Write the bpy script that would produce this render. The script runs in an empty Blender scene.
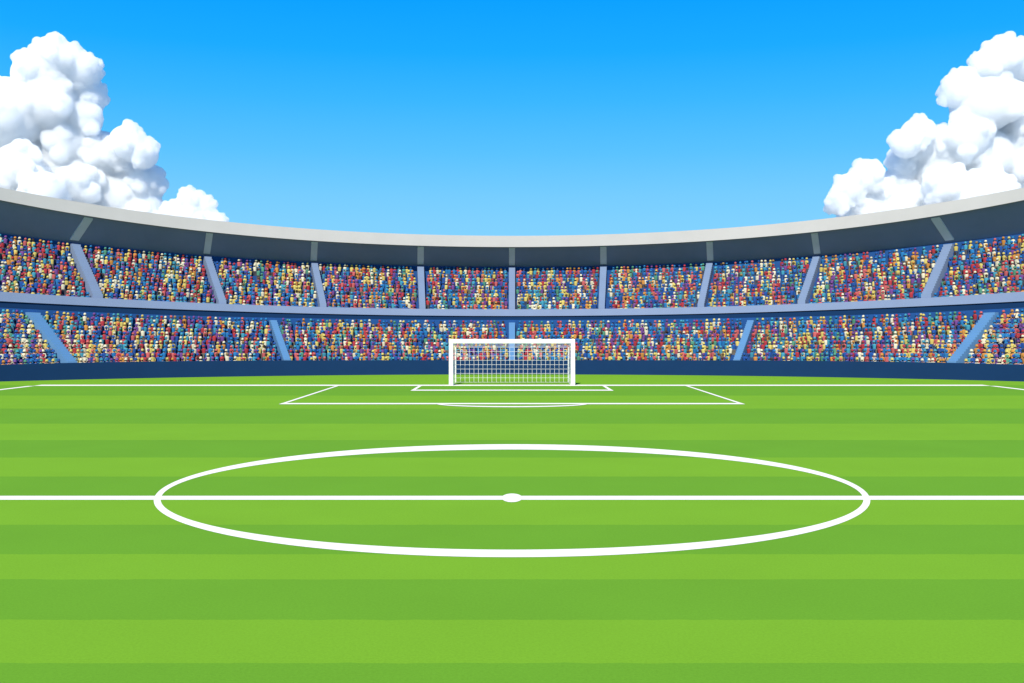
import bpy, bmesh, math, random
import numpy as np
from mathutils import Vector, Matrix

S = bpy.context.scene
COL = S.collection
random.seed(7)
rng = np.random.default_rng(7)

# ------------------------------------------------------------------ camera
F = 1047.0            # focal length in picture widths*1024
EYE = 4.36            # eye height, m
HOR = 329.0
cam_d = bpy.data.cameras.new('camera')
cam_d.sensor_width = 36
cam_d.lens = F / 1024 * 36
cam_d.shift_y = -(341.5 - HOR) / 1024
cam_d.clip_end = 9000
cam = bpy.data.objects.new('camera', cam_d)
cam.location = (0, 0, EYE)
cam.rotation_euler = (math.radians(90), 0, 0)
COL.objects.link(cam)
S.camera = cam

# ------------------------------------------------------------------ light
SUN_EL, SUN_AZ = math.radians(44), math.radians(11)     # sun high behind the left shoulder
S.view_settings.view_transform = 'Standard'
S.view_settings.look = 'None'
S.view_settings.exposure = 0.55
S.view_settings.gamma = 1
S.view_settings.use_curve_mapping = False

W = bpy.data.worlds.new('World')
S.world = W
W.use_nodes = True
nt = W.node_tree
nt.nodes.clear()
out = nt.nodes.new('ShaderNodeOutputWorld')
bg = nt.nodes.new('ShaderNodeBackground')
bg.inputs['Strength'].default_value = 0.1
sky = nt.nodes.new('ShaderNodeTexSky')
sky.sky_type = 'NISHITA'
sky.sun_disc = False
sky.sun_elevation = SUN_EL
sky.sun_rotation = math.pi + SUN_AZ
sky.air_density = 1.0
sky.dust_density = 0.2
sky.ozone_density = 3.0
tc = nt.nodes.new('ShaderNodeTexCoord')
sep = nt.nodes.new('ShaderNodeSeparateXYZ')
nt.links.new(tc.outputs['Generated'], sep.inputs[0])
ramp = nt.nodes.new('ShaderNodeValToRGB')     # clear air: pale at the horizon, deep azure overhead
cr = ramp.color_ramp
SKYS = [(0.0, (0.27, 0.69, 1.0)), (0.100, (0.205, 0.62, 1.0)), (0.125, (0.172, 0.593, 1.0)), (0.165, (0.095, 0.53, 1.0)),
        (0.212, (0.038, 0.462, 1.0)), (0.255, (0.007, 0.40, 1.0)), (0.30, (0.0, 0.35, 0.98)), (0.5, (0.01, 0.22, 0.72)), (1.0, (0.03, 0.16, 0.48))]
while len(cr.elements) < len(SKYS):
    cr.elements.new(0.5)
for e, (p, c) in zip(cr.elements, SKYS):
    e.position = p
    e.color = (*c, 1)
nt.links.new(sep.outputs['Z'], ramp.inputs['Fac'])
gain = nt.nodes.new('ShaderNodeVectorMath')
gain.operation = 'SCALE'
gain.inputs['Scale'].default_value = 7.0
nt.links.new(ramp.outputs['Color'], gain.inputs[0])
mixs = nt.nodes.new('ShaderNodeMix')
mixs.data_type = 'RGBA'
mixs.inputs['Factor'].default_value = 0.985
nt.links.new(sky.outputs['Color'], mixs.inputs['A'])
nt.links.new(gain.outputs[0], mixs.inputs['B'])
nt.links.new(mixs.outputs['Result'], bg.inputs['Color'])
nt.links.new(bg.outputs[0], out.inputs['Surface'])

sun_d = bpy.data.lights.new('sun', 'SUN')
sun_d.energy = 4.7
sun_d.angle = math.radians(0.5)
sun_d.color = (1.0, 0.93, 0.82)
sun = bpy.data.objects.new('sun', sun_d)
sd = Vector((math.sin(SUN_AZ) * math.cos(SUN_EL), math.cos(SUN_AZ) * math.cos(SUN_EL), -math.sin(SUN_EL)))
sun.rotation_euler = sd.to_track_quat('-Z', 'Y').to_euler()
sun.location = (-60, -90, 80)
COL.objects.link(sun)

# ------------------------------------------------------------------ materials
def lin(r, g, b):
    f = lambda v: (v / 12.92 if v <= 0.04045 else ((v + 0.055) / 1.055) ** 2.4)
    return (f(r / 255), f(g / 255), f(b / 255))

def mat(name, col, rough=0.8, var=0.08, scale=0.6, spec=0.2, bump=0.0, bscale=20):
    m = bpy.data.materials.new(name)
    m.use_nodes = True
    t = m.node_tree
    p = t.nodes['Principled BSDF']
    p.inputs['Roughness'].default_value = rough
    p.inputs['Specular IOR Level'].default_value = spec
    g = t.nodes.new('ShaderNodeNewGeometry')
    n = t.nodes.new('ShaderNodeTexNoise')
    n.inputs['Scale'].default_value = scale
    n.inputs['Detail'].default_value = 6
    n.inputs['Roughness'].default_value = 0.65
    t.links.new(g.outputs['Position'], n.inputs['Vector'])
    mr = t.nodes.new('ShaderNodeMapRange')
    mr.inputs['From Min'].default_value = 0.3
    mr.inputs['From Max'].default_value = 0.7
    mr.inputs['To Min'].default_value = 1 - var
    mr.inputs['To Max'].default_value = 1 + var
    t.links.new(n.outputs['Fac'], mr.inputs['Value'])
    v = t.nodes.new('ShaderNodeVectorMath')
    v.operation = 'SCALE'
    v.inputs[0].default_value = col
    t.links.new(mr.outputs[0], v.inputs['Scale'])
    t.links.new(v.outputs[0], p.inputs['Base Color'])
    if bump:
        n2 = t.nodes.new('ShaderNodeTexNoise')
        n2.inputs['Scale'].default_value = bscale
        n2.inputs['Detail'].default_value = 4
        t.links.new(g.outputs['Position'], n2.inputs['Vector'])
        b = t.nodes.new('ShaderNodeBump')
        b.inputs['Strength'].default_value = bump
        b.inputs['Distance'].default_value = 0.03
        t.links.new(n2.outputs['Fac'], b.inputs['Height'])
        t.links.new(b.outputs[0], p.inputs['Normal'])
    return m

GAIN = 1.0
def tgt(r, g, b, k=0.68):      # surface colour for a picture value under this light
    c = lin(r, g, b)
    return tuple(min(0.85, x * k) for x in c)

M = {}
M['rim'] = mat('pale_concrete', tgt(223, 219, 218, .58), 0.85, .04, .25, bump=.15)
M['soffit'] = mat('slate_cladding', (0.225, 0.23, 0.36), 0.7, .06, .3)
M['rib'] = mat('grey_steel', (0.70, 0.60, 0.66), 0.6, .05, .5)
M['roof_top'] = mat('grey_roofing', (0.35, 0.35, 0.35), 0.8)
M['fascia'] = mat('pale_blue_paint', tgt(154, 173, 212, .58), 0.6, .04, .4)
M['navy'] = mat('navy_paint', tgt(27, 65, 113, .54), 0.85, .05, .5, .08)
M['terrace'] = mat('blue_terrace', tgt(30, 84, 150, .7), 0.8, .08, .8)
M['bench'] = mat('blue_bench', tgt(28, 80, 150, .7), 0.6, .06, .8)
M['stair_up'] = mat('pale_blue_steps', tgt(156, 178, 214, .51), 0.7, .04, .5)
M['stair_low'] = mat('mid_blue_steps', tgt(106, 158, 208, .62), 0.7, .04, .5)
M['white'] = mat('white_gloss_paint', (0.82, 0.82, 0.80), 0.35, .02, 1.0, .5)
M['net'] = mat('white_cord', (0.66, 0.66, 0.64), 0.8, .02)
M['back'] = mat('grey_render', (0.3, 0.3, 0.32), 0.85)
M['ground'] = mat('outer_ground', (0.34, 0.34, 0.33), 0.95, .2, .02)
M['line'] = mat('line_paint', (0.74, 0.71, 0.64), 0.9, .06, 3.0, .1)

# grass: mown bands of unequal width running across the pitch, fine blade noise
def grass_mat():
    m = bpy.data.materials.new('mown_turf')
    m.use_nodes = True
    t = m.node_tree
    L = t.links
    p = t.nodes['Principled BSDF']
    p.inputs['Roughness'].default_value = 1.0
    p.inputs['Specular IOR Level'].default_value = 0.05
    g = t.nodes.new('ShaderNodeNewGeometry')
    s = t.nodes.new('ShaderNodeSeparateXYZ')
    # a slight wobble of the band edges
    nw = t.nodes.new('ShaderNodeTexNoise')
    nw.inputs['Scale'].default_value = 2.5
    nw.inputs['Detail'].default_value = 3
    L.new(g.outputs['Position'], nw.inputs['Vector'])
    L.new(g.outputs['Position'], s.inputs[0])
    a = t.nodes.new('ShaderNodeMath'); a.operation = 'MULTIPLY_ADD'
    L.new(nw.outputs['Fac'], a.inputs[0]); a.inputs[1].default_value = 0.12
    L.new(s.outputs['Y'], a.inputs[2])
    d = t.nodes.new('ShaderNodeMath'); d.operation = 'DIVIDE'
    L.new(a.outputs[0], d.inputs[0]); d.inputs[1].default_value = 130.0
    r = t.nodes.new('ShaderNodeValToRGB')
    r.color_ramp.interpolation = 'CONSTANT'
    light, dark = (0.145, 0.318, 0.019), (0.112, 0.276, 0.019)
    edges = [0, 5.4, 7.0, 8.7, 10.0, 11.7, 13.57, 15.55, 17.8, 20.3, 23.2, 27.0, 30.6, 35.3, 40.9, 48.05, 56.9, 68.1, 80.9]
    cols = []
    for i in range(len(edges)):
        cols.append(light if (len(edges) - 1 - i) % 2 == 0 else dark)
    e = r.color_ramp.elements
    while len(e) < len(edges):
        e.new(0.5)
    for el, y, c in zip(e, edges, cols):
        el.position = y / 130.0
        el.color = (*c, 1)
    L.new(d.outputs[0], r.inputs['Fac'])
    n1 = t.nodes.new('ShaderNodeTexNoise'); n1.inputs['Scale'].default_value = 0.35; n1.inputs['Detail'].default_value = 5
    n2 = t.nodes.new('ShaderNodeTexNoise'); n2.inputs['Scale'].default_value = 22.0; n2.inputs['Detail'].default_value = 4
    n2.inputs['Roughness'].default_value = 0.8
    L.new(g.outputs['Position'], n1.inputs['Vector']); L.new(g.outputs['Position'], n2.inputs['Vector'])
    m1 = t.nodes.new('ShaderNodeMapRange'); m1.inputs['From Min'].default_value = .3; m1.inputs['From Max'].default_value = .7
    m1.inputs['To Min'].default_value = .975; m1.inputs['To Max'].default_value = 1.025
    m2 = t.nodes.new('ShaderNodeMapRange'); m2.inputs['From Min'].default_value = .25; m2.inputs['From Max'].default_value = .75
    m2.inputs['To Min'].default_value = .88; m2.inputs['To Max'].default_value = 1.12
    L.new(n1.outputs['Fac'], m1.inputs['Value']); L.new(n2.outputs['Fac'], m2.inputs['Value'])
    mu = t.nodes.new('ShaderNodeMath'); mu.operation = 'MULTIPLY'
    L.new(m1.outputs[0], mu.inputs[0]); L.new(m2.outputs[0], mu.inputs[1])
    v = t.nodes.new('ShaderNodeVectorMath'); v.operation = 'SCALE'
    L.new(r.outputs['Color'], v.inputs[0]); L.new(mu.outputs[0], v.inputs['Scale'])
    L.new(v.outputs[0], p.inputs['Base Color'])
    b = t.nodes.new('ShaderNodeBump'); b.inputs['Strength'].default_value = .12; b.inputs['Distance'].default_value = .02
    L.new(n2.outputs['Fac'], b.inputs['Height']); L.new(b.outputs[0], p.inputs['Normal'])
    return m
M['turf'] = grass_mat()

def objcol_mat(name, rough=.8):     # cloth that takes its colour from the object
    m = bpy.data.materials.new(name)
    m.use_nodes = True
    t = m.node_tree
    p = t.nodes['Principled BSDF']
    p.inputs['Roughness'].default_value = rough
    p.inputs['Specular IOR Level'].default_value = .1
    oi = t.nodes.new('ShaderNodeObjectInfo')
    t.links.new(oi.outputs['Color'], p.inputs['Base Color'])
    return m
M['cloth'] = objcol_mat('coloured_cloth')
M['skin'] = mat('skin', (0.48, 0.27, 0.17), .6, .05, 3)
M['skin2'] = mat('skin_dark', (0.20, 0.10, 0.06), .6, .05, 3)
M['trousers'] = mat('dark_denim', (0.04, 0.06, 0.11), .9, .1, 3)
M['shoes'] = mat('shoe_leather', (0.05, 0.045, 0.04), .5, .1, 3)
M['eye'] = mat('eye_dark', (0.02, 0.015, 0.01), .2, 0)
M['lips'] = mat('lips', (0.30, 0.09, 0.08), .5, 0)

# ------------------------------------------------------------------ helpers
def link(name, verts, faces, m, parent=None, smooth=False):
    me = bpy.data.meshes.new(name)
    me.from_pydata([tuple(v) for v in verts], [], faces)
    me.update()
    for x in (m if isinstance(m, (list, tuple)) else [m]):
        me.materials.append(x)
    if smooth:
        for p in me.polygons:
            p.use_smooth = True
    o = bpy.data.objects.new(name, me)
    COL.objects.link(o)
    if parent:
        o.parent = parent
        o.matrix_parent_inverse = parent.matrix_world.inverted() if False else Matrix.Translation(-Vector(parent.location))
    return o

def tag(o, label=None, cat=None, group=None, kind=None):
    for k, v in (('label', label), ('category', cat), ('group', group), ('kind', kind)):
        if v:
            o[k] = v
    return o

def empty(name, loc, label, cat, group=None):
    o = bpy.data.objects.new(name, None)
    o.location = loc
    COL.objects.link(o)
    return tag(o, label, cat, group)

class MB:
    def __init__(s):
        s.v, s.f = [], []
    def add(s, vs, fs):
        n = len(s.v)
        s.v += [tuple(v) for v in vs]
        s.f += [tuple(n + i for i in f) for f in fs]
    def box(s, a, b):
        (x0, y0, z0), (x1, y1, z1) = a, b
        vs = [(x0, y0, z0), (x1, y0, z0), (x1, y1, z0), (x0, y1, z0), (x0, y0, z1), (x1, y0, z1), (x1, y1, z1), (x0, y1, z1)]
        s.add(vs, HEX)
    def hexa(s, vs):
        s.add(vs, HEX)
    def rod(s, a, b, r, n=6):
        a, b = Vector(a), Vector(b)
        d = (b - a).normalized()
        u = d.orthogonal().normalized()
        w = d.cross(u)
        vs = []
        for p in (a, b):
            for i in range(n):
                t = 2 * math.pi * i / n
                vs.append(p + (u * math.cos(t) + w * math.sin(t)) * r)
        fs = [(i, (i + 1) % n, n + (i + 1) % n, n + i) for i in range(n)]
        fs += [tuple(range(n))[::-1], tuple(range(n, 2 * n))]
        s.add(vs, fs)
    def build(s, name, m, parent=None, smooth=False):
        return link(name, s.v, s.f, m, parent, smooth)
HEX = [(0, 3, 2, 1), (4, 5, 6, 7), (0, 1, 5, 4), (1, 2, 6, 5), (2, 3, 7, 6), (3, 0, 4, 7)]

def bevel(o, w, seg=2):
    md = o.modifiers.new('bevel', 'BEVEL')
    md.width = w
    md.segments = seg
    md.limit_method = 'ANGLE'

# the ground plane seen from the camera height: depth for a picture row
def dep(y):
    return EYE * F / (y - HOR)
def gx(x, y):
    return (x - 512) * dep(y) / F

# ------------------------------------------------------------------ ground, pitch and markings
mb = MB()
mb.add([(-3500, -2500, 0), (3500, -2500, 0), (3500, 4500, 0), (-3500, 4500, 0)], [(0, 1, 2, 3)])
tag(mb.build('ground', M['ground']), kind='structure')
mb = MB()
mb.add([(-110, -30, .004), (110, -30, .004), (110, 101.2, .004), (-110, 101.2, .004)], [(0, 1, 2, 3)])
tag(mb.build('pitch', M['turf']), kind='structure')

ZL = [0.008]
def marking(name, vs2, faces):
    z = ZL[0]
    ZL[0] += 0.0012
    o = link(name, [(x, y, z) for x, y in vs2], faces, M['line'])
    return tag(o, kind='structure')
def strip(name, x0, x1, y0, y1):
    n = 24
    vs = []
    for i in range(n + 1):
        x = x0 + (x1 - x0) * i / n
        y = y0 + (y1 - y0) * i / n
        vs.append((x, y))
    return vs
def rect(name, x0, y0, x1, y1):
    return marking(name, [(x0, y0), (x1, y0), (x1, y1), (x0, y1)], [(0, 1, 2, 3)])

rect('halfway_line', -60, dep(500.0), 60, dep(496.1))
def ellipse_ring(name, co, ro, ci, ri, n=160, a0=0, a1=2 * math.pi, closed=True):
    vs, fs = [], []
    k = n if closed else n + 1
    for i in range(k):
        t = a0 + (a1 - a0) * i / n
        for (cx, cy), (rx, ry) in ((co, ro), (ci, ri)):
            x, y = cx + rx * math.cos(t), cy + ry * math.sin(t)
            vs.append((gx(x, y), dep(y)))
    for i in range(n):
        j = (i + 1) % k
        fs.append((2 * i, 2 * j, 2 * j + 1, 2 * i + 1))
    return marking(name, vs, fs)
ellipse_ring('centre_circle', (512, 501.0), (358.3, 56.6), (512, 499.9), (351.4, 50.2))
vs = []
for i in range(40):
    t = 2 * math.pi * i / 40
    y = 498.2 + 4.3 * math.sin(t)
    vs.append((gx(512 + 10.3 * math.cos(t), y), dep(y)))
marking('centre_spot', vs, [tuple(range(40))])
# goal line, touchlines, penalty area, goal area
GY = dep(385.4)
HW = 36.7
rect('goal_line', -HW, dep(385.95), HW, dep(384.85))
for s in (-1, 1):
    o = marking('touchline', [(s * (HW - .26), -20), (s * (HW + .26), -20), (s * (HW + .26), dep(386.1)), (s * (HW - .26), dep(386.1))],
                [(0, 1, 2, 3)])
PX = 13.36
rect('penalty_area_line', -PX - .13, dep(404.4), PX + .13, dep(403.25))
for s in (-1, 1):
    rect('penalty_area_line', s * PX - .11, dep(403.25), s * PX + .11, dep(385.95))
SX = 7.02
rect('goal_area_line', -SX - .14, dep(390.9), SX + .14, dep(389.9))
for s in (-1, 1):
    rect('goal_area_line', s * SX - .12, dep(389.9), s * SX + .12, dep(385.95))
ellipse_ring('penalty_arc', (512, 404.0), (76, 3.6), (512, 403.9), (72, 2.6), 48, 0.06, math.pi - 0.06, False)

# ------------------------------------------------------------------ the stand: a bowl end curved round (0, C0)
C0 = 28.0
def pos(R, th, z):
    return (R * math.sin(th), C0 + R * math.cos(th), z)
def theta_at(xpx, R):          # angle round the bowl whose bearing from the halfway-line seat is xpx
    u = xpx / F
    th = 0.0
    for _ in range(60):
        g = R * math.sin(th) - u * (C0 + R * math.cos(th))
        dg = R * math.cos(th) + u * R * math.sin(th)
        th -= g / dg
    return th
TMAX = 0.84
def hfun(R, yc, yh, ye):
    """height along the bowl: z = a + b th^2 + c th^4, the wings rising like a saddle"""
    pts = []
    for xp, y in ((0, yc), (256, yh), (511, ye)):
        th = theta_at(xp, R)
        Y = C0 + R * math.cos(th)
        pts.append((th * th, EYE + (HOR - y) * Y / F))
    a = pts[0][1]
    A = np.array([[p[0], p[0] ** 2] for p in pts[1:]])
    b, c = np.linalg.solve(A, np.array([p[1] - a for p in pts[1:]]))
    tE = math.sqrt(pts[2][0])
    def f(th):
        t = min(abs(th), tE)
        v = a + b * t * t + c * t ** 4
        if abs(th) > tE:
            v += (abs(th) - tE) * (2 * b * tE + 4 * c * tE ** 3)
        return v
    return f
NT = 150
THS = [-TMAX + 2 * TMAX * i / NT for i in range(NT + 1)]
def sweep(name, prof, m, parent, t0=-TMAX, t1=TMAX, n=NT, smooth=False):
    """closed section [(R, height)] swept round the bowl, capped at both ends"""
    vs, fs = [], []
    k = len(prof)
    for i in range(n + 1):
        th = t0 + (t1 - t0) * i / n
        for R, z in prof:
            vs.append(pos(R, th, z(th) if callable(z) else z))
    for i in range(n):
        for j in range(k):
            a, b = i * k + j, i * k + (j + 1) % k
            fs.append((a, a + k, b + k, b))
    fs.append(tuple(range(k)))
    fs.append(tuple(n * k + j for j in range(k))[::-1])
    return link(name, vs, fs, m, parent, smooth)

stand = empty('stadium_stand', (0, 100, 0), 'curved two tier football stand with pale rimmed dark roof behind the goal', 'stand')

RW = 72.5
wall_top = hfun(RW, 360.2, 360.6, 364.8)
pw = sweep('perimeter_wall', [(RW, 0), (RW + .3, 0), (RW + .3, wall_top), (RW, wall_top)], M['navy'], None)
tag(pw, 'long low navy wall between the pitch and the lower seats', 'wall')

NR = 11
DR = 0.7
def tier(R0, first, last):
    rows = []
    for k in range(NR):
        R = R0 + DR * k
        f = k / (NR - 1)
        ys = [a + (b - a) * f for a, b in zip(first, last)]
        rows.append((R, hfun(R + .5, *ys)))
    return rows
SIT = 0.90          # bench to the top of the hat
BH = 0.40           # bench height
low = tier(RW + .45, (357.0, 357.0, 360.0), (320.8, 318.0, 309.0))
R_F = low[-1][0] + .66          # face of the balcony
up = tier(R_F + .50, (305.5, 300.8, 287.0), (267.6, 259.9, 234.6))
RB = up[-1][0] + DR             # rear wall
def tread(row):
    return lambda th: row[1](th) - SIT - BH
def terrace(rows, bottom, m):
    prof = [(rows[0][0], bottom)]
    for k, row in enumerate(rows):
        prof.append((row[0], tread(row)))
        prof.append((row[0] + DR, tread(row)))
    prof.append((rows[-1][0] + DR, bottom))
    return sweep('terrace', prof, m, stand)
navy_bot = hfun(R_F + .1, 319.6, 317.0, 307.2)
beam_bot = hfun(R_F, 316.0, 312.0, 301.2)
beam_top = hfun(R_F, 309.3, 305.0, 291.6)
terrace(low, 0.0, M['terrace'])['label'] = 'lower tier of blue terrace steps'
slab = lambda th: navy_bot(th) + .15
sweep('rear_wall', [(R_F + .14, lambda t: tread(low[-1])(t) - .2), (R_F + .45, lambda t: tread(low[-1])(t) - .2), (R_F + .45, lambda t: navy_bot(t) - .003),
      (R_F + .14, lambda t: navy_bot(t) - .003)], M['terrace'], stand)['label'] = 'blue wall behind the lower seats'
terrace(up, slab, M['terrace'])['label'] = 'upper tier of blue terrace steps'
for rows in (low, up):
    for row in rows:
        R = row[0]
        a, b = tread(row), (lambda th, row=row: tread(row)(th) + BH)
        sweep('bench', [(R + .34, a), (R + .66, a), (R + .66, b), (R + .34, b)], M['bench'], stand, n=90)
sweep('balcony_fascia', [(R_F, beam_bot), (R_F + .38, beam_bot), (R_F + .38, beam_top), (R_F, beam_top)], M['fascia'], stand)['label'] = 'pale blue balcony front'
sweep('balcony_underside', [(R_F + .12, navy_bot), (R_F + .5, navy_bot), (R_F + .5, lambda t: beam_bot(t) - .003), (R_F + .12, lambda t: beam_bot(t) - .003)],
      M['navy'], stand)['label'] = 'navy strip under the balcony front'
# roof: a short canopy lifted towards the pitch
RR = RB - 2.6
rim_bot = hfun(RR, 247.0, 236.3, 200.2)
rim_top = hfun(RR, 235.8, 224.5, 187.6)
sof_back = hfun(RB, 267.0, 259.3, 233.6)
roof_top_b = lambda th: sof_back(th) + 1.2
rf = sweep('roof', [(RR + .35, lambda t: rim_bot(t) + .1), (RB + .4, sof_back), (RB + .4, roof_top_b), (RR + .35, lambda t: rim_top(t) - .15)], M['soffit'], stand)
sweep('rim', [(RR, rim_bot), (RR + .347, rim_bot), (RR + .347, rim_top), (RR, rim_top)], M['rim'], rf).matrix_parent_inverse = Matrix.Identity(4)
sweep('back_wall', [(RB + .004, 0), (RB + .38, 0), (RB + .38, lambda t: sof_back(t) - .004), (RB + .004, lambda t: sof_back(t) - .004)], M['terrace'], stand)

# stairways between the blocks, stepped with solid sides
stair_lines = {'low': [], 'up': []}
def lerp(a, b, t):
    return a + (b - a) * t
def stairway(key, rows, xt, wt, xb, wb, m, rise, label):
    """xt, xb: bearings of the top and the foot; wt, wb: half widths as bearings"""
    mb = MB()
    Rb, Rt = rows[0][0] + .02, rows[-1][0] + DR - .02
    e = [(theta_at(xb - wb, Rb), theta_at(xb + wb, Rb)), (theta_at(xt - wt, Rt), theta_at(xt + wt, Rt))]
    def edge(R):
        t = (R - Rb) / (Rt - Rb)
        return lerp(e[0][0], e[1][0], t), lerp(e[0][1], e[1][1], t)
    stair_lines[key].append(edge)
    for k, row in enumerate(rows):
        for h in range(2):
            r0 = row[0] + .02 + h * DR / 2
            r1 = row[0] + (h + 1) * DR / 2 + .015
            (a0, a1), (b0, b1) = edge(r0), edge(r1)
            nxt = rows[k + 1] if k + 1 < len(rows) else None
            def zt(th):
                z = tread(row)(th)
                if h and nxt:
                    z = (z + tread(nxt)(th)) / 2
                return z
            z0 = lambda th: tread(row)(th) - .1
            q = [(a0, r0), (a1, r0), (b1, r1), (b0, r1)]
            mb.hexa([pos(r, t, z0(t)) for t, r in q] + [pos(r, t, zt(t) + rise) for t, r in q])
    o = mb.build('stairway', m, stand)
    if label:
        o['label'] = label
    return o
UPS = [(-437.7, 4.4, -414, 5.0), (-305.2, 3.4, -289.4, 3.8), (-198, 3.2, -188.8, 3.3), (-91.5, 3.3, -89.6, 3.1), (0, 3.1, 0, 3.1)]
UPS += [(-a, b, -c, d) for a, b, c, d in UPS[:4]][::-1]
LOWS = [(-480.6, 5.8, -439.5, 4.7), (-239.6, 3.3, -224.6, 3.5), (0, 3.1, 0, 3.1)]
LOWS += [(-a, b, -c, d) for a, b, c, d in LOWS[:2]][::-1]
for a in UPS:
    stairway('up', up, *a, M['stair_up'], 1.27, 'pale blue stairway through the upper seats')
for a in LOWS:
    stairway('low', low, *a, M['stair_low'], 1.12, 'mid blue stairway through the lower seats')
# roof ribs above each upper stairway
RIBS = [(-437.7, 4.4, -423.4, 4.3), (-305.2, 3.3, -302.5, 3.4), (-198.3, 3.2, -197.5, 3.2), (-91.5, 3.2, -91.3, 3.2), (0, 3.0, 0, 3.0)]
RIBS += [(-a, b, -c, d) for a, b, c, d in RIBS[:4]][::-1]
for xb, wb, xf, wf in RIBS:
    mb = MB()
    n = 6
    lo, hi = [], []
    Rf = RR + .55
    for i in range(n + 1):
        t = i / n
        R = lerp(RB + .0, Rf, t)
        for s in (-1, 1):
            th = theta_at(lerp(xb, xf, t) + s * lerp(wb, wf, t), R)
            zz = lerp(sof_back(th), rim_bot(th) + .1, (RB + .4 - R) / (RB + .4 - RR - .35))
            lo.append(pos(R, th, zz - .14))
            hi.append(pos(R, th, zz + .05))
    for i in range(n):
        a = 2 * i
        mb.hexa([lo[a], lo[a + 1], lo[a + 3], lo[a + 2], hi[a], hi[a + 1], hi[a + 3], hi[a + 2]])
    o = mb.build('rib', M['rib'], rf)
    o.matrix_parent_inverse = Matrix.Identity(4)

# ------------------------------------------------------------------ goal
goal = empty('goal', (0, GY, 0), 'white football goal with net standing on the goal line', 'goal')
PW = 0.33
GXo, GH = 63.0 * GY / F, (385.4 - 339.2) * GY / F
for s in (-1, 1):
    mb = MB()
    x = s * (GXo - PW / 2)
    mb.box((x - PW / 2, GY - PW / 2, 0), (x + PW / 2, GY + PW / 2, GH - PW - .002))
    bevel(mb.build('post', M['white'], goal), .03)
mb = MB()
mb.box((-GXo, GY - PW / 2, GH - PW), (GXo, GY + PW / 2, GH))
bevel(mb.build('crossbar', M['white'], goal), .03)
DB = 85.3
BX, BZ = 56.0 * DB / F, EYE - (347.2 - HOR) * DB / F
IX, IZ = GXo - PW, GH - PW * .6
mb = MB()
RN = 0.0155
NC, NV, ND = 25, 8, 5
def P3(u, v, side=None):
    return (lerp(-BX, BX, u), DB, lerp(BZ, 0.03, v))
rngn = random.Random(3)
for i in range(NC + 1):       # back panel, a little sag
    u = i / NC
    pts = []
    for j in range(NV + 1):
        v = j / NV
        x, y, z = P3(u, v)
        pts.append((x, y + .10 * math.sin(math.pi * v) * (0.6 + .4 * math.sin(7 * u)), z))
    for a, b in zip(pts, pts[1:]):
        mb.rod(a, b, RN, 4)
    # roof panel cord
    a = (lerp(-IX, IX, u), GY + .1, IZ)
    b = pts[0]
    mid = ((a[0] + b[0]) / 2, (a[1] + b[1]) / 2, (a[2] + b[2]) / 2 - .07)
    mb.rod(a, mid, RN * .6, 4)
    mb.rod(mid, b, RN * .6, 4)
for j in range(NV + 1):
    v = j / NV
    prev = None
    for i in range(NC + 1):
        u = i / NC
        x, y, z = P3(u, v)
        p = (x, y + .10 * math.sin(math.pi * v) * (0.6 + .4 * math.sin(7 * u)), z)
        if prev:
            mb.rod(prev, p, RN, 4)
        prev = p
for j in range(1, ND):          # roof panel cross cords
    t = j / ND
    prev = None
    for i in range(NC + 1):
        u = i / NC
        p = (lerp(lerp(-IX, IX, u), lerp(-BX, BX, u), t), lerp(GY + .1, DB, t), lerp(IZ, BZ, t) - .14 * t * (1 - t))
        if prev:
            mb.rod(prev, p, RN * .5, 4)
        prev = p
for s in (-1, 1):               # side panels
    for j in range(NV + 1):
        v = j / NV
        mb.rod((s * IX, GY + .1, lerp(IZ, .03, v)), (s * BX, DB, lerp(BZ, .03, v)), RN * .6, 4)
    for j in range(1, ND):
        t = j / ND
        x, y = s * lerp(IX, BX, t), lerp(GY + .1, DB, t)
        mb.rod((x, y, lerp(IZ, BZ, t)), (x, y, .03), RN * .6, 4)
mb.build('net', M['net'], goal)
for s in (-1, 1):               # stanchions carrying the net
    mb = MB()
    mb.rod((s * (BX + .04), DB + .05, 0), (s * (BX + .04), DB + .05, BZ), .03, 8)
    mb.build('stanchion', M['white'], goal)

# ------------------------------------------------------------------ spectators
PAL = [('white', (0.50, 0.47, 0.34), .10), ('yellow', (0.45, 0.37, 0.10), .13), ('orange', (0.40, 0.18, 0.04), .065),
       ('red', (0.30, 0.03, 0.04), .115), ('coral red', (0.38, 0.085, 0.085), .075), ('purple', (0.12, 0.045, 0.18), .09),
       ('navy blue', (0.014, 0.06, 0.23), .15), ('blue', (0.016, 0.125, 0.30), .16), ('teal', (0.04, 0.21, 0.29), .10),
       ('green', (0.06, 0.20, 0.13), .04)]
PW_ = np.array([p[2] for p in PAL]); PW_ = PW_ / PW_.sum()
PITCH = 0.43
people = []          # (tier, row, R, th, z bench, colour index)
for key, rows, lines in (('low', low, stair_lines['low']), ('up', up, stair_lines['up'])):
    for k, row in enumerate(rows):
        Rp = row[0] + .5
        thm = theta_at(512, Rp) + .07
        n = int(2 * thm * Rp / PITCH)
        off = (k % 2) * .5
        for i in range(n):
            th = -thm + 2 * thm * (i + off + .5) / n
            hw = .27 / Rp
            gap = False
            for edge in lines:
                a, b = edge(Rp)
                if a - hw < th < b + hw:
                    gap = True
            if gap:
                continue
            th += random.gauss(0, .075) / Rp
            z = row[1](th) - SIT
            if random.random() < .05:
                continue
            X, Y, _ = pos(Rp, th, 0)
            people.append([key, k, Rp, th, z, int(rng.choice(len(PAL), p=PW_)), X / Y * F, Y])
# the 300 that show largest: nearest ones inside the frame
inframe = [p for p in people if abs(p[6]) < 509]
inframe.sort(key=lambda p: p[7])
near = inframe[:300]
near_ids = {id(p) for p in near}

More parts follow.
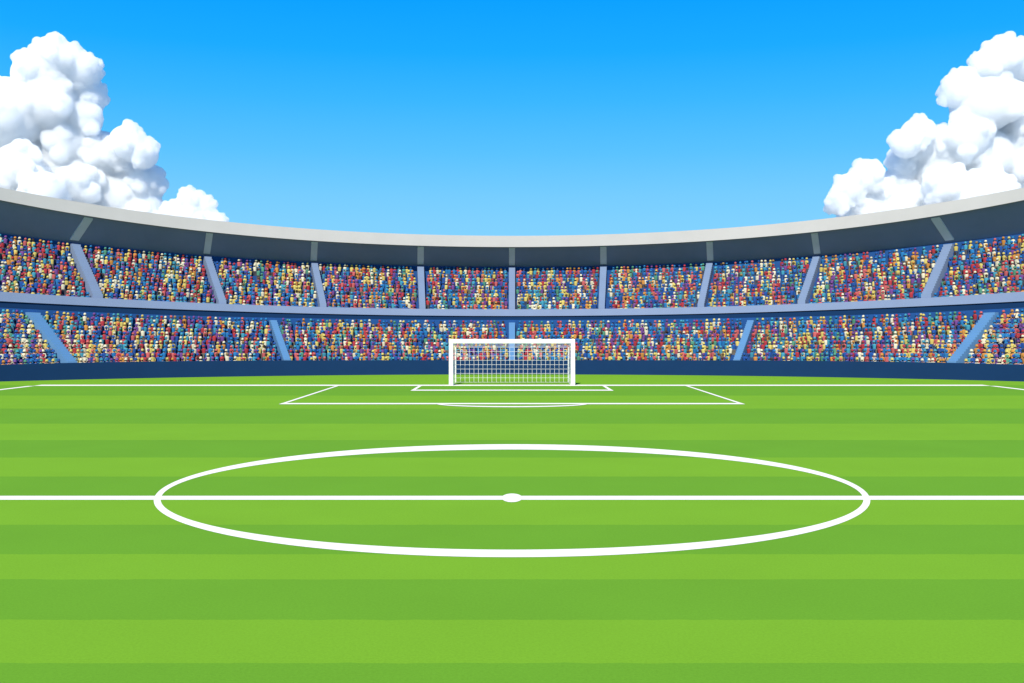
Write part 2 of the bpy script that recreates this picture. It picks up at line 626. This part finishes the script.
# crowd: the rest as one mesh
def crowd_template(nn=8):
    rings = [  # (z, rx, ry, y offset, colour of the band above: 0 trousers 1 cloth 2 skin)
        (0.00, .17, .15, -.02, 0), (0.08, .175, .14, -.02, 1), (0.28, .175, .12, 0, 1), (0.46, .205, .125, 0, 1), (0.545, .185, .095, 0, 1),
        (0.585, .07, .06, 0, 2), (0.64, .066, .07, -.01, 2), (0.675, .082, .095, -.02, 2), (0.722, .088, .10, -.02, 3),
        (0.712, .155, .162, -.03, 3), (0.785, .124, .128, -.02, 3), (0.865, .106, .11, -.01, 3), (0.90, .05, .055, -.01, 3)]
    V, Fc, C = [], [], []
    for z, rx, ry, oy, c in rings:
        for i in range(nn):
            t = 2 * math.pi * (i + .5) / nn
            V.append((rx * math.cos(t), oy + ry * math.sin(t), z))
    for r in range(len(rings) - 1):
        for i in range(nn):
            Fc.append((r * nn + i, r * nn + (i + 1) % nn, (r + 1) * nn + (i + 1) % nn, (r + 1) * nn + i))
            C.append(rings[r][4])
    n = len(V)
    V.append((0, -.01, .905))
    top = (len(rings) - 1) * nn
    # close the crown with quads of two triangles folded as quads
    for i in range(0, nn, 2):
        Fc.append((top + i, top + (i + 1) % nn, top + (i + 2) % nn, n))
        C.append(3)
    # lap: two thighs as one wedge, and feet
    for s in (-1, 1):
        b = len(V)
        x0, x1 = s * .09 - .07, s * .09 + .07
        V += [(x0, -.05, .0), (x1, -.05, .0), (x1, -.05, .15), (x0, -.05, .15), (x0, -.44, .0), (x1, -.44, .0), (x1, -.44, .12), (x0, -.44, .12),
              (x0, -.34, -.40), (x1, -.34, -.40), (x1, -.47, -.40), (x0, -.47, -.40)]
        Fc += [(b + 3, b + 2, b + 6, b + 7), (b + 0, b + 3, b + 7, b + 4), (b + 1, b + 5, b + 6, b + 2), (b + 4, b + 7, b + 6, b + 5),
               (b + 4, b + 5, b + 10, b + 11), (b + 8, b + 9, b + 10, b + 11)]
        C += [0] * 6
    return np.array(V, float), np.array(Fc, int), np.array(C, int)
TV, TF, TC = crowd_template()
rest = [p for p in people if id(p) not in near_ids]
N = len(rest)
nv, nf = len(TV), len(TF)
allv = np.empty((N, nv, 3)); allc = np.empty((N, nf, 4)); allc[..., 3] = 1
skins = np.array([(0.50, 0.29, 0.19), (0.40, 0.21, 0.12), (0.20, 0.10, 0.06), (0.55, 0.34, 0.24)])
hairs = np.array([(0.03, 0.02, 0.015), (0.09, 0.05, 0.025), (0.22, 0.14, 0.06)])
pants = np.array([(0.03, 0.05, 0.10), (0.05, 0.05, 0.06), (0.10, 0.09, 0.07), (0.02, 0.06, 0.18)])
for i, p in enumerate(rest):
    key, k, R, th, z, ci, _, _ = p
    sc = np.array([rng.uniform(.95, 1.06), rng.uniform(.95, 1.05), rng.uniform(.93, 1.08)])
    v = TV * sc
    yaw = -th + rng.normal(0, .25)
    lean = rng.normal(0, .05)
    # the whole torso leans a bit, head turns with the body
    v = v + np.stack([v[:, 2] * lean, v[:, 2] * rng.normal(-.03, .05), np.zeros(nv)], 1) * (v[:, 2:3] > .05)
    c, s = math.cos(yaw), math.sin(yaw)
    X, Y, Z = pos(R, th, z)
    allv[i, :, 0] = c * v[:, 0] - s * v[:, 1] + X
    allv[i, :, 1] = s * v[:, 0] + c * v[:, 1] + Y
    allv[i, :, 2] = v[:, 2] + Z
    cc = np.array(PAL[ci][1]) * rng.uniform(.82, 1.15)
    u = rng.random()
    head = cc if u < .74 else (np.array(PAL[rng.choice(len(PAL), p=PW_)][1]) if u < .9 else hairs[rng.integers(3)])
    pal = np.stack([pants[rng.integers(4)], cc, skins[rng.integers(4)], head])
    allc[i, :, :3] = pal[TC]
me = bpy.data.meshes.new('crowd')
me.vertices.add(N * nv)
me.vertices.foreach_set('co', allv.reshape(-1))
fidx = (TF[None] + (np.arange(N) * nv)[:, None, None]).reshape(-1).astype(np.int32)
me.loops.add(len(fidx))
me.loops.foreach_set('vertex_index', fidx)
me.polygons.add(N * nf)
me.polygons.foreach_set('loop_start', np.arange(0, N * nf * 4, 4, dtype=np.int32))
me.update(calc_edges=True)
me.polygons.foreach_set('use_smooth', np.ones(N * nf, dtype=bool))
at = me.attributes.new('tint', 'FLOAT_COLOR', 'FACE')
at.data.foreach_set('color', allc.reshape(-1))
me.validate()
cm = bpy.data.materials.new('crowd_cloth')
cm.use_nodes = True
pn = cm.node_tree.nodes['Principled BSDF']
pn.inputs['Roughness'].default_value = .85
pn.inputs['Specular IOR Level'].default_value = .1
an = cm.node_tree.nodes.new('ShaderNodeAttribute')
an.attribute_name = 'tint'
cm.node_tree.links.new(an.outputs['Color'], pn.inputs['Base Color'])
me.materials.append(cm)
crowd = bpy.data.objects.new('crowd', me)
COL.objects.link(crowd)
tag(crowd, 'packed crowd of spectators in bright mixed colours filling both tiers', 'crowd', kind='stuff')

# the nearest people, each a figure of its own
def body_mesh(name, arm):
    """seated figure facing -Y, bench top at z = 0; ARM gives elbow, wrist and finger direction for the right (+x) side"""
    V, E, Rr = [], [], []
    def add(p, r, parent=None):
        V.append(p); Rr.append(r)
        if parent is not None:
            E.append((parent, len(V) - 1))
        return len(V) - 1
    pel = add((0, 0, .11), (.155, .12))
    sp = add((0, .0, .28), (.145, .105), pel)
    ch = add((0, .0, .45), (.165, .11), sp)
    nb = add((0, .0, .575), (.065, .06), ch)
    hl = add((0, -.015, .655), (.068, .078), nb)
    hm = add((0, -.02, .745), (.08, .098), hl)
    add((0, -.012, .84), (.06, .075), hm)
    add((0, -.128, .735), (.013, .014), hm)                    # nose
    for s in (-1, 1):
        add((s * .092, -.01, .735), (.012, .022), hm)           # ears
        hp = add((s * .095, -.09, .085), (.085, .085), pel)
        kn = add((s * .115, -.43, .07), (.06, .062), hp)
        an_ = add((s * .115, -.41, -.31), (.042, .045), kn)
        add((s * .12, -.53, -.365), (.038, .03), an_)
        shd = add((s * .165, 0, .51), (.062, .062), ch)
        (ex, ey, ez), (wx, wy, wz), fd = arm
        el = add((s * ex, ey, ez), (.043, .043), shd)
        wr = add((s * wx, wy, wz), (.029, .029), el)
        d = Vector((s * fd[0], fd[1], fd[2])).normalized()
        side = d.cross(Vector((0, 0, 1)))
        if side.length < .2:
            side = Vector((0, 1, 0))
        side.normalize()
        up_ = side.cross(d).normalized()
        w = Vector((s * wx, wy, wz))
        palm = add(w + d * .06, (.03, .018), wr)
        for q, ln in ((-1.5, .062), (-.5, .075), (.5, .08), (1.5, .07)):
            b0 = add(w + d * .10 + side * q * .02, (.0095, .0095), palm)
            m1 = add(w + d * (.10 + ln * .55) + side * q * .022 - up_ * .008, (.0085, .0085), b0)
            add(w + d * (.10 + ln) + side * q * .022 - up_ * .022, (.007, .007), m1)
        t0 = add(w + d * .045 - side * s * .038 - up_ * .004, (.011, .011), palm)
        add(w + d * .085 - side * s * .058 - up_ * .012, (.009, .009), t0)
    m = bpy.data.meshes.new(name)
    m.from_pydata([tuple(v) for v in V], E, [])
    o = bpy.data.objects.new(name, m)
    COL.objects.link(o)
    sk = o.modifiers.new('skin', 'SKIN')
    sk.use_smooth_shade = True
    ss = o.modifiers.new('sub', 'SUBSURF')
    ss.levels = ss.render_levels = 1
    layer = m.skin_vertices[0].data if m.skin_vertices else None
    if layer is None:
        bm = bmesh.new(); bm.from_mesh(m); bm.verts.layers.skin.verify(); bm.to_mesh(m); bm.free()
        layer = m.skin_vertices[0].data
    for i, r in enumerate(Rr):
        layer[i].radius = r
        layer[i].use_root = (i == 0)
    bpy.context.view_layer.update()
    ev = o.evaluated_get(bpy.context.evaluated_depsgraph_get())
    nm = bpy.data.meshes.new_from_object(ev)
    bpy.data.objects.remove(o)
    bm = bmesh.new()
    bm.from_mesh(nm)
    wr_pts = [Vector((s * arm[1][0], arm[1][1], arm[1][2])) for s in (-1, 1)]
    for f in bm.faces:
        c = f.calc_center_median()
        f.smooth = True
        hand = False
        for s, wp in zip((-1, 1), wr_pts):
            d = Vector((s * arm[2][0], arm[2][1], arm[2][2])).normalized()
            if (c - wp).length < .24 and (c - wp).dot(d) > .0 and abs(c.x) > .02:
                hand = True
        if c.z > .575 or hand:
            f.material_index = 0
        elif c.z < -.30:
            f.material_index = 3
        elif c.z < .135 and (c.y < -.06 or c.z < .06):
            f.material_index = 2
        else:
            f.material_index = 1
    for s in (-1, 1):                                            # eyes and mouth
        r = bmesh.ops.create_uvsphere(bm, u_segments=8, v_segments=6, radius=.013, matrix=Matrix.Translation((s * .034, -.102, .755)))
        for v in r['verts']:
            for f in v.link_faces:
                f.material_index = 4
    r = bmesh.ops.create_uvsphere(bm, u_segments=8, v_segments=6, radius=.02, matrix=Matrix.Translation((0, -.082, .675)) @ Matrix.Diagonal((1.2, .5, .35, 1)))
    for v in r['verts']:
        for f in v.link_faces:
            f.material_index = 5
    nm.materials.clear()
    bm.to_mesh(nm)
    bm.free()
    nm.name = name
    for x in ('skin', 'cloth', 'trousers', 'shoes', 'eye', 'lips'):
        nm.materials.append(M[x])
    return nm
ARMS = [((.235, -.06, .29), (.12, -.28, .17), (-.15, -1, -.25)),        # hands on the thighs
        ((.25, -.03, .28), (.10, -.25, .33), (-.55, -1, .35)),          # hands held before the chest
        ((.22, -.05, .28), (.05, -.26, .19), (-.35, -1, -.1)),          # hands in the lap
        ((.245, -.10, .30), (.13, -.22, .44), (-.2, -.45, 1))]          # clapping height
BODIES = [body_mesh('person', a) for a in ARMS]
dark_bodies = []
for b in BODIES:
    c = b.copy()
    c.materials[0] = M['skin2']
    dark_bodies.append(c)
def hat_mesh():
    nn = 16
    prof = [(.09, .722), (.158, .714), (.162, .724), (.128, .785), (.118, .815), (.11, .865), (.09, .893), (.05, .905), (0.001, .908)]
    vs, fs = [], []
    for r, z in prof:
        for i in range(nn):
            t = 2 * math.pi * i / nn
            vs.append((r * math.cos(t), -.018 + r * 1.05 * math.sin(t), z - (.008 if r > .15 and abs(math.cos(t)) > .7 else 0)))
    for j in range(len(prof) - 1):
        for i in range(nn):
            fs.append((j * nn + i, j * nn + (i + 1) % nn, (j + 1) * nn + (i + 1) % nn, (j + 1) * nn + i))
    me = bpy.data.meshes.new('hat')
    me.from_pydata(vs, [], fs)
    for p in me.polygons:
        p.use_smooth = True
    me.materials.append(M['cloth'])
    return me
HAT = hat_mesh()
ORD = ['first', 'second', 'third', 'fourth', 'fifth', 'sixth', 'seventh', 'eighth', 'ninth', 'tenth', 'eleventh', 'twelfth',
       'thirteenth', 'fourteenth', 'fifteenth', 'sixteenth', 'seventeenth', 'eighteenth', 'nineteenth', 'twentieth']
def ordinal(i):
    if i < 20:
        return ORD[i]
    n = i + 1
    return str(n) + ('th' if n % 100 in (11, 12, 13) else {1: 'st', 2: 'nd', 3: 'rd'}.get(n % 10, 'th'))
# seat order from the outer stairway of each tier, counted along each row
order = {}
for key in ('low', 'up'):
    for k in range(NR):
        row = [p for p in people if p[0] == key and p[1] == k]
        for side in (-1, 1):
            lines = stair_lines[key]
            e = lines[0] if side < 0 else lines[-1]
            mid = sum(e((low if key == 'low' else up)[k][0] + .5)) / 2
            out_ = sorted([p for p in row if p[3] * side > mid * side], key=lambda p: p[3] * side)
            in_ = sorted([p for p in row if 0 < p[3] * side < mid * side], key=lambda p: -p[3] * side)
            for n_, p in enumerate(out_):
                order[id(p)] = (side, 'outwards', n_)
            for n_, p in enumerate(in_):
                order[id(p)] = (side, 'inwards', n_)
for p in near:
    key, k, R, th, z, ci, _, _ = p
    v = random.randrange(4)
    o = bpy.data.objects.new('person', (BODIES if random.random() < .72 else dark_bodies)[v])
    COL.objects.link(o)
    o.location = pos(R, th, z)
    o.rotation_euler = (0, 0, -th + random.gauss(0, .2))
    s_ = random.uniform(.97, 1.03)
    o.scale = (random.uniform(.97, 1.06), 1, s_)
    b = random.uniform(.85, 1.15)
    o.color = tuple(x * b for x in PAL[ci][1]) + (1,)
    side, way, n_ = order[id(p)]
    sn = 'left' if side < 0 else 'right'
    tn = 'lower' if key == 'low' else 'upper'
    rn = 'front' if k == 0 else ('top' if k == NR - 1 else ORD[k])
    tag(o, f'spectator in {PAL[ci][0]}, {rn} row of {tn} tier, {ordinal(n_)} person {way} from outer {sn} stairway',
        'person', 'spectators seated nearest the pitch corners')
    h = bpy.data.objects.new('hat', HAT)
    COL.objects.link(h)
    h.parent = o
    h.color = o.color

# ------------------------------------------------------------------ clouds: heaped cumulus far behind the stand
def cloud_mat():
    m = bpy.data.materials.new('cloud_vapour')
    m.use_nodes = True
    t = m.node_tree
    t.nodes.clear()
    o = t.nodes.new('ShaderNodeOutputMaterial')
    v = t.nodes.new('ShaderNodeVolumePrincipled')
    v.inputs['Color'].default_value = (.988, .996, 1, 1)
    v.inputs['Density'].default_value = .20
    v.inputs['Anisotropy'].default_value = .25
    t.links.new(v.outputs[0], o.inputs['Volume'])
    tp = t.nodes.new('ShaderNodeBsdfTransparent')          # a thin skin of denser vapour
    df = t.nodes.new('ShaderNodeBsdfDiffuse'); df.inputs['Color'].default_value = (.78, .83, .88, 1)
    mx = t.nodes.new('ShaderNodeMixShader'); mx.inputs[0].default_value = .14
    t.links.new(tp.outputs[0], mx.inputs[1]); t.links.new(df.outputs[0], mx.inputs[2])
    t.links.new(mx.outputs[0], o.inputs['Surface'])
    return m
M['cloud'] = cloud_mat()
ICO = {}
for sub_ in (2, 3):
    bm = bmesh.new()
    bmesh.ops.create_icosphere(bm, subdivisions=sub_, radius=1)
    bm.verts.index_update()
    ICO[sub_] = (np.array([v.co[:] for v in bm.verts]), np.array([[v.index for v in f.verts] for f in bm.faces]))
    bm.free()
def cloud(name, dist, lobes, label, seed, sub=11):
    """lobes: (bearing px, height px, radius px, depth px); each lobe is a heap of smaller puffs"""
    rr = random.Random(seed)
    k = dist / F
    puffs = []
    for x, y, r, dy in lobes:
        c = Vector(((x - 512) * k, dist + dy * k, EYE + (HOR - y) * k))
        R = r * k
        puffs.append((c, R * .93))
        for _ in range(sub):
            d = Vector((rr.gauss(0, 1), rr.gauss(-.35, .8), rr.gauss(.25, .9))).normalized()
            q = R * rr.uniform(.30, .52)
            pc = c + d * (R - q * .7)
            puffs.append((pc, q))
            for _ in range(4):
                d2 = (d * .7 + Vector((rr.gauss(0, .7), rr.gauss(-.1, .6), rr.gauss(.15, .7)))).normalized()
                q2 = q * rr.uniform(.38, .6)
                puffs.append((pc + d2 * (q - q2 * .35), q2))
    VV, FF, n = [], [], 0
    for c, r in puffs:
        tv, tf = ICO[3 if r > 8 * k else 2]
        VV.append(tv * r + np.array(c))
        FF.append(tf + n)
        n += len(tv)
    VV, FF = np.concatenate(VV), np.concatenate(FF)
    me = bpy.data.meshes.new(name)
    me.vertices.add(len(VV))
    me.vertices.foreach_set('co', VV.reshape(-1))
    me.loops.add(FF.size)
    me.loops.foreach_set('vertex_index', FF.reshape(-1).astype(np.int32))
    me.polygons.add(len(FF))
    me.polygons.foreach_set('loop_start', np.arange(0, FF.size, 3, dtype=np.int32))
    me.update(calc_edges=True)
    o = bpy.data.objects.new(name, me)
    COL.objects.link(o)
    rm = o.modifiers.new('merge', 'REMESH')
    rm.mode = 'VOXEL'
    rm.voxel_size = 1.05 * k
    rm.use_smooth_shade = True
    sm = o.modifiers.new('soften', 'SMOOTH')
    sm.factor = .5
    sm.iterations = 2
    bpy.context.view_layer.update()
    nm = bpy.data.meshes.new_from_object(o.evaluated_get(bpy.context.evaluated_depsgraph_get()))
    o.modifiers.clear()
    o.data = nm
    nm.name = name
    nm.materials.clear()
    nm.materials.append(M['cloud'])
    for p in nm.polygons:
        p.use_smooth = True
    base = Vector(((lobes[0][0] - 512) * k, dist, 0))
    tag(o, label, 'cloud', 'cumulus clouds over the roof')
    return o
cloud('cloud', 1500, [(61, 63, 24, -8), (38, 78, 22, -12), (82, 70, 20, 0), (10, 97, 20, -8), (-20, 100, 26, 0), (86, 93, 16, 14), (50, 105, 32, -6), (76, 116, 24, 10),
                      (20, 125, 32, -16), (55, 150, 36, 20), (-15, 150, 38, 0), (90, 155, 32, 30), (30, 172, 26, -26), (2, 185, 26, -28), (126, 142, 18, 0), (142, 154, 16, 4),
                      (112, 152, 17, 12), (118, 172, 24, 35), (78, 186, 24, 0), (134, 182, 22, 30), (135, 207, 22, 30), (100, 195, 34, 35), (60, 197, 22, -34), (20, 215, 35, -5), (75, 220, 30, 20), (-40, 200, 45, 0)],
      'towering white cumulus cloud above the left end of the roof', 5)
cloud('cloud', 1400, [(190, 203, 15, 0), (204, 207, 13, 3), (174, 215, 14, -3), (216, 222, 11, 0), (160, 225, 12, 0), (190, 225, 22, 4)],
      'small low white puff of cloud right of the towering left cloud', 9, 14)
cloud('cloud', 1500, [(1004, 63, 26, -4), (985, 66, 18, -8), (1034, 80, 32, 25), (962, 87, 20, -4), (954, 94, 17, -6), (985, 105, 30, -6), (1024, 125, 36, 35), (914, 135, 17, -5), (903, 145, 16, -8),
                      (925, 147, 18, 10), (932, 160, 20, 30), (912, 162, 18, 20), (948, 142, 18, 2), (965, 138, 24, -8), (990, 155, 32, 14), (945, 168, 30, 20), (1030, 168, 38, 35), (864, 179, 18, -4), (846, 190, 17, -6), (836, 203, 14, -8), (880, 190, 20, 20),
                      (905, 185, 22, 30), (870, 207, 25, 14), (930, 190, 20, -28), (950, 200, 28, -14), (910, 210, 28, 20), (978, 192, 22, -26), (1012, 205, 34, 35), (1055, 130, 40, 30)],
      'broad white cumulus cloud climbing above the right end of the roof', 12)

S.cycles.volume_bounces = 24
S.cycles.max_bounces = 24
S.cycles.diffuse_bounces = 6
S.cycles.transmission_bounces = 8
S.cycles.transparent_max_bounces = 32
S.cycles.use_adaptive_sampling = True
print('people', len(people), 'rest', N)
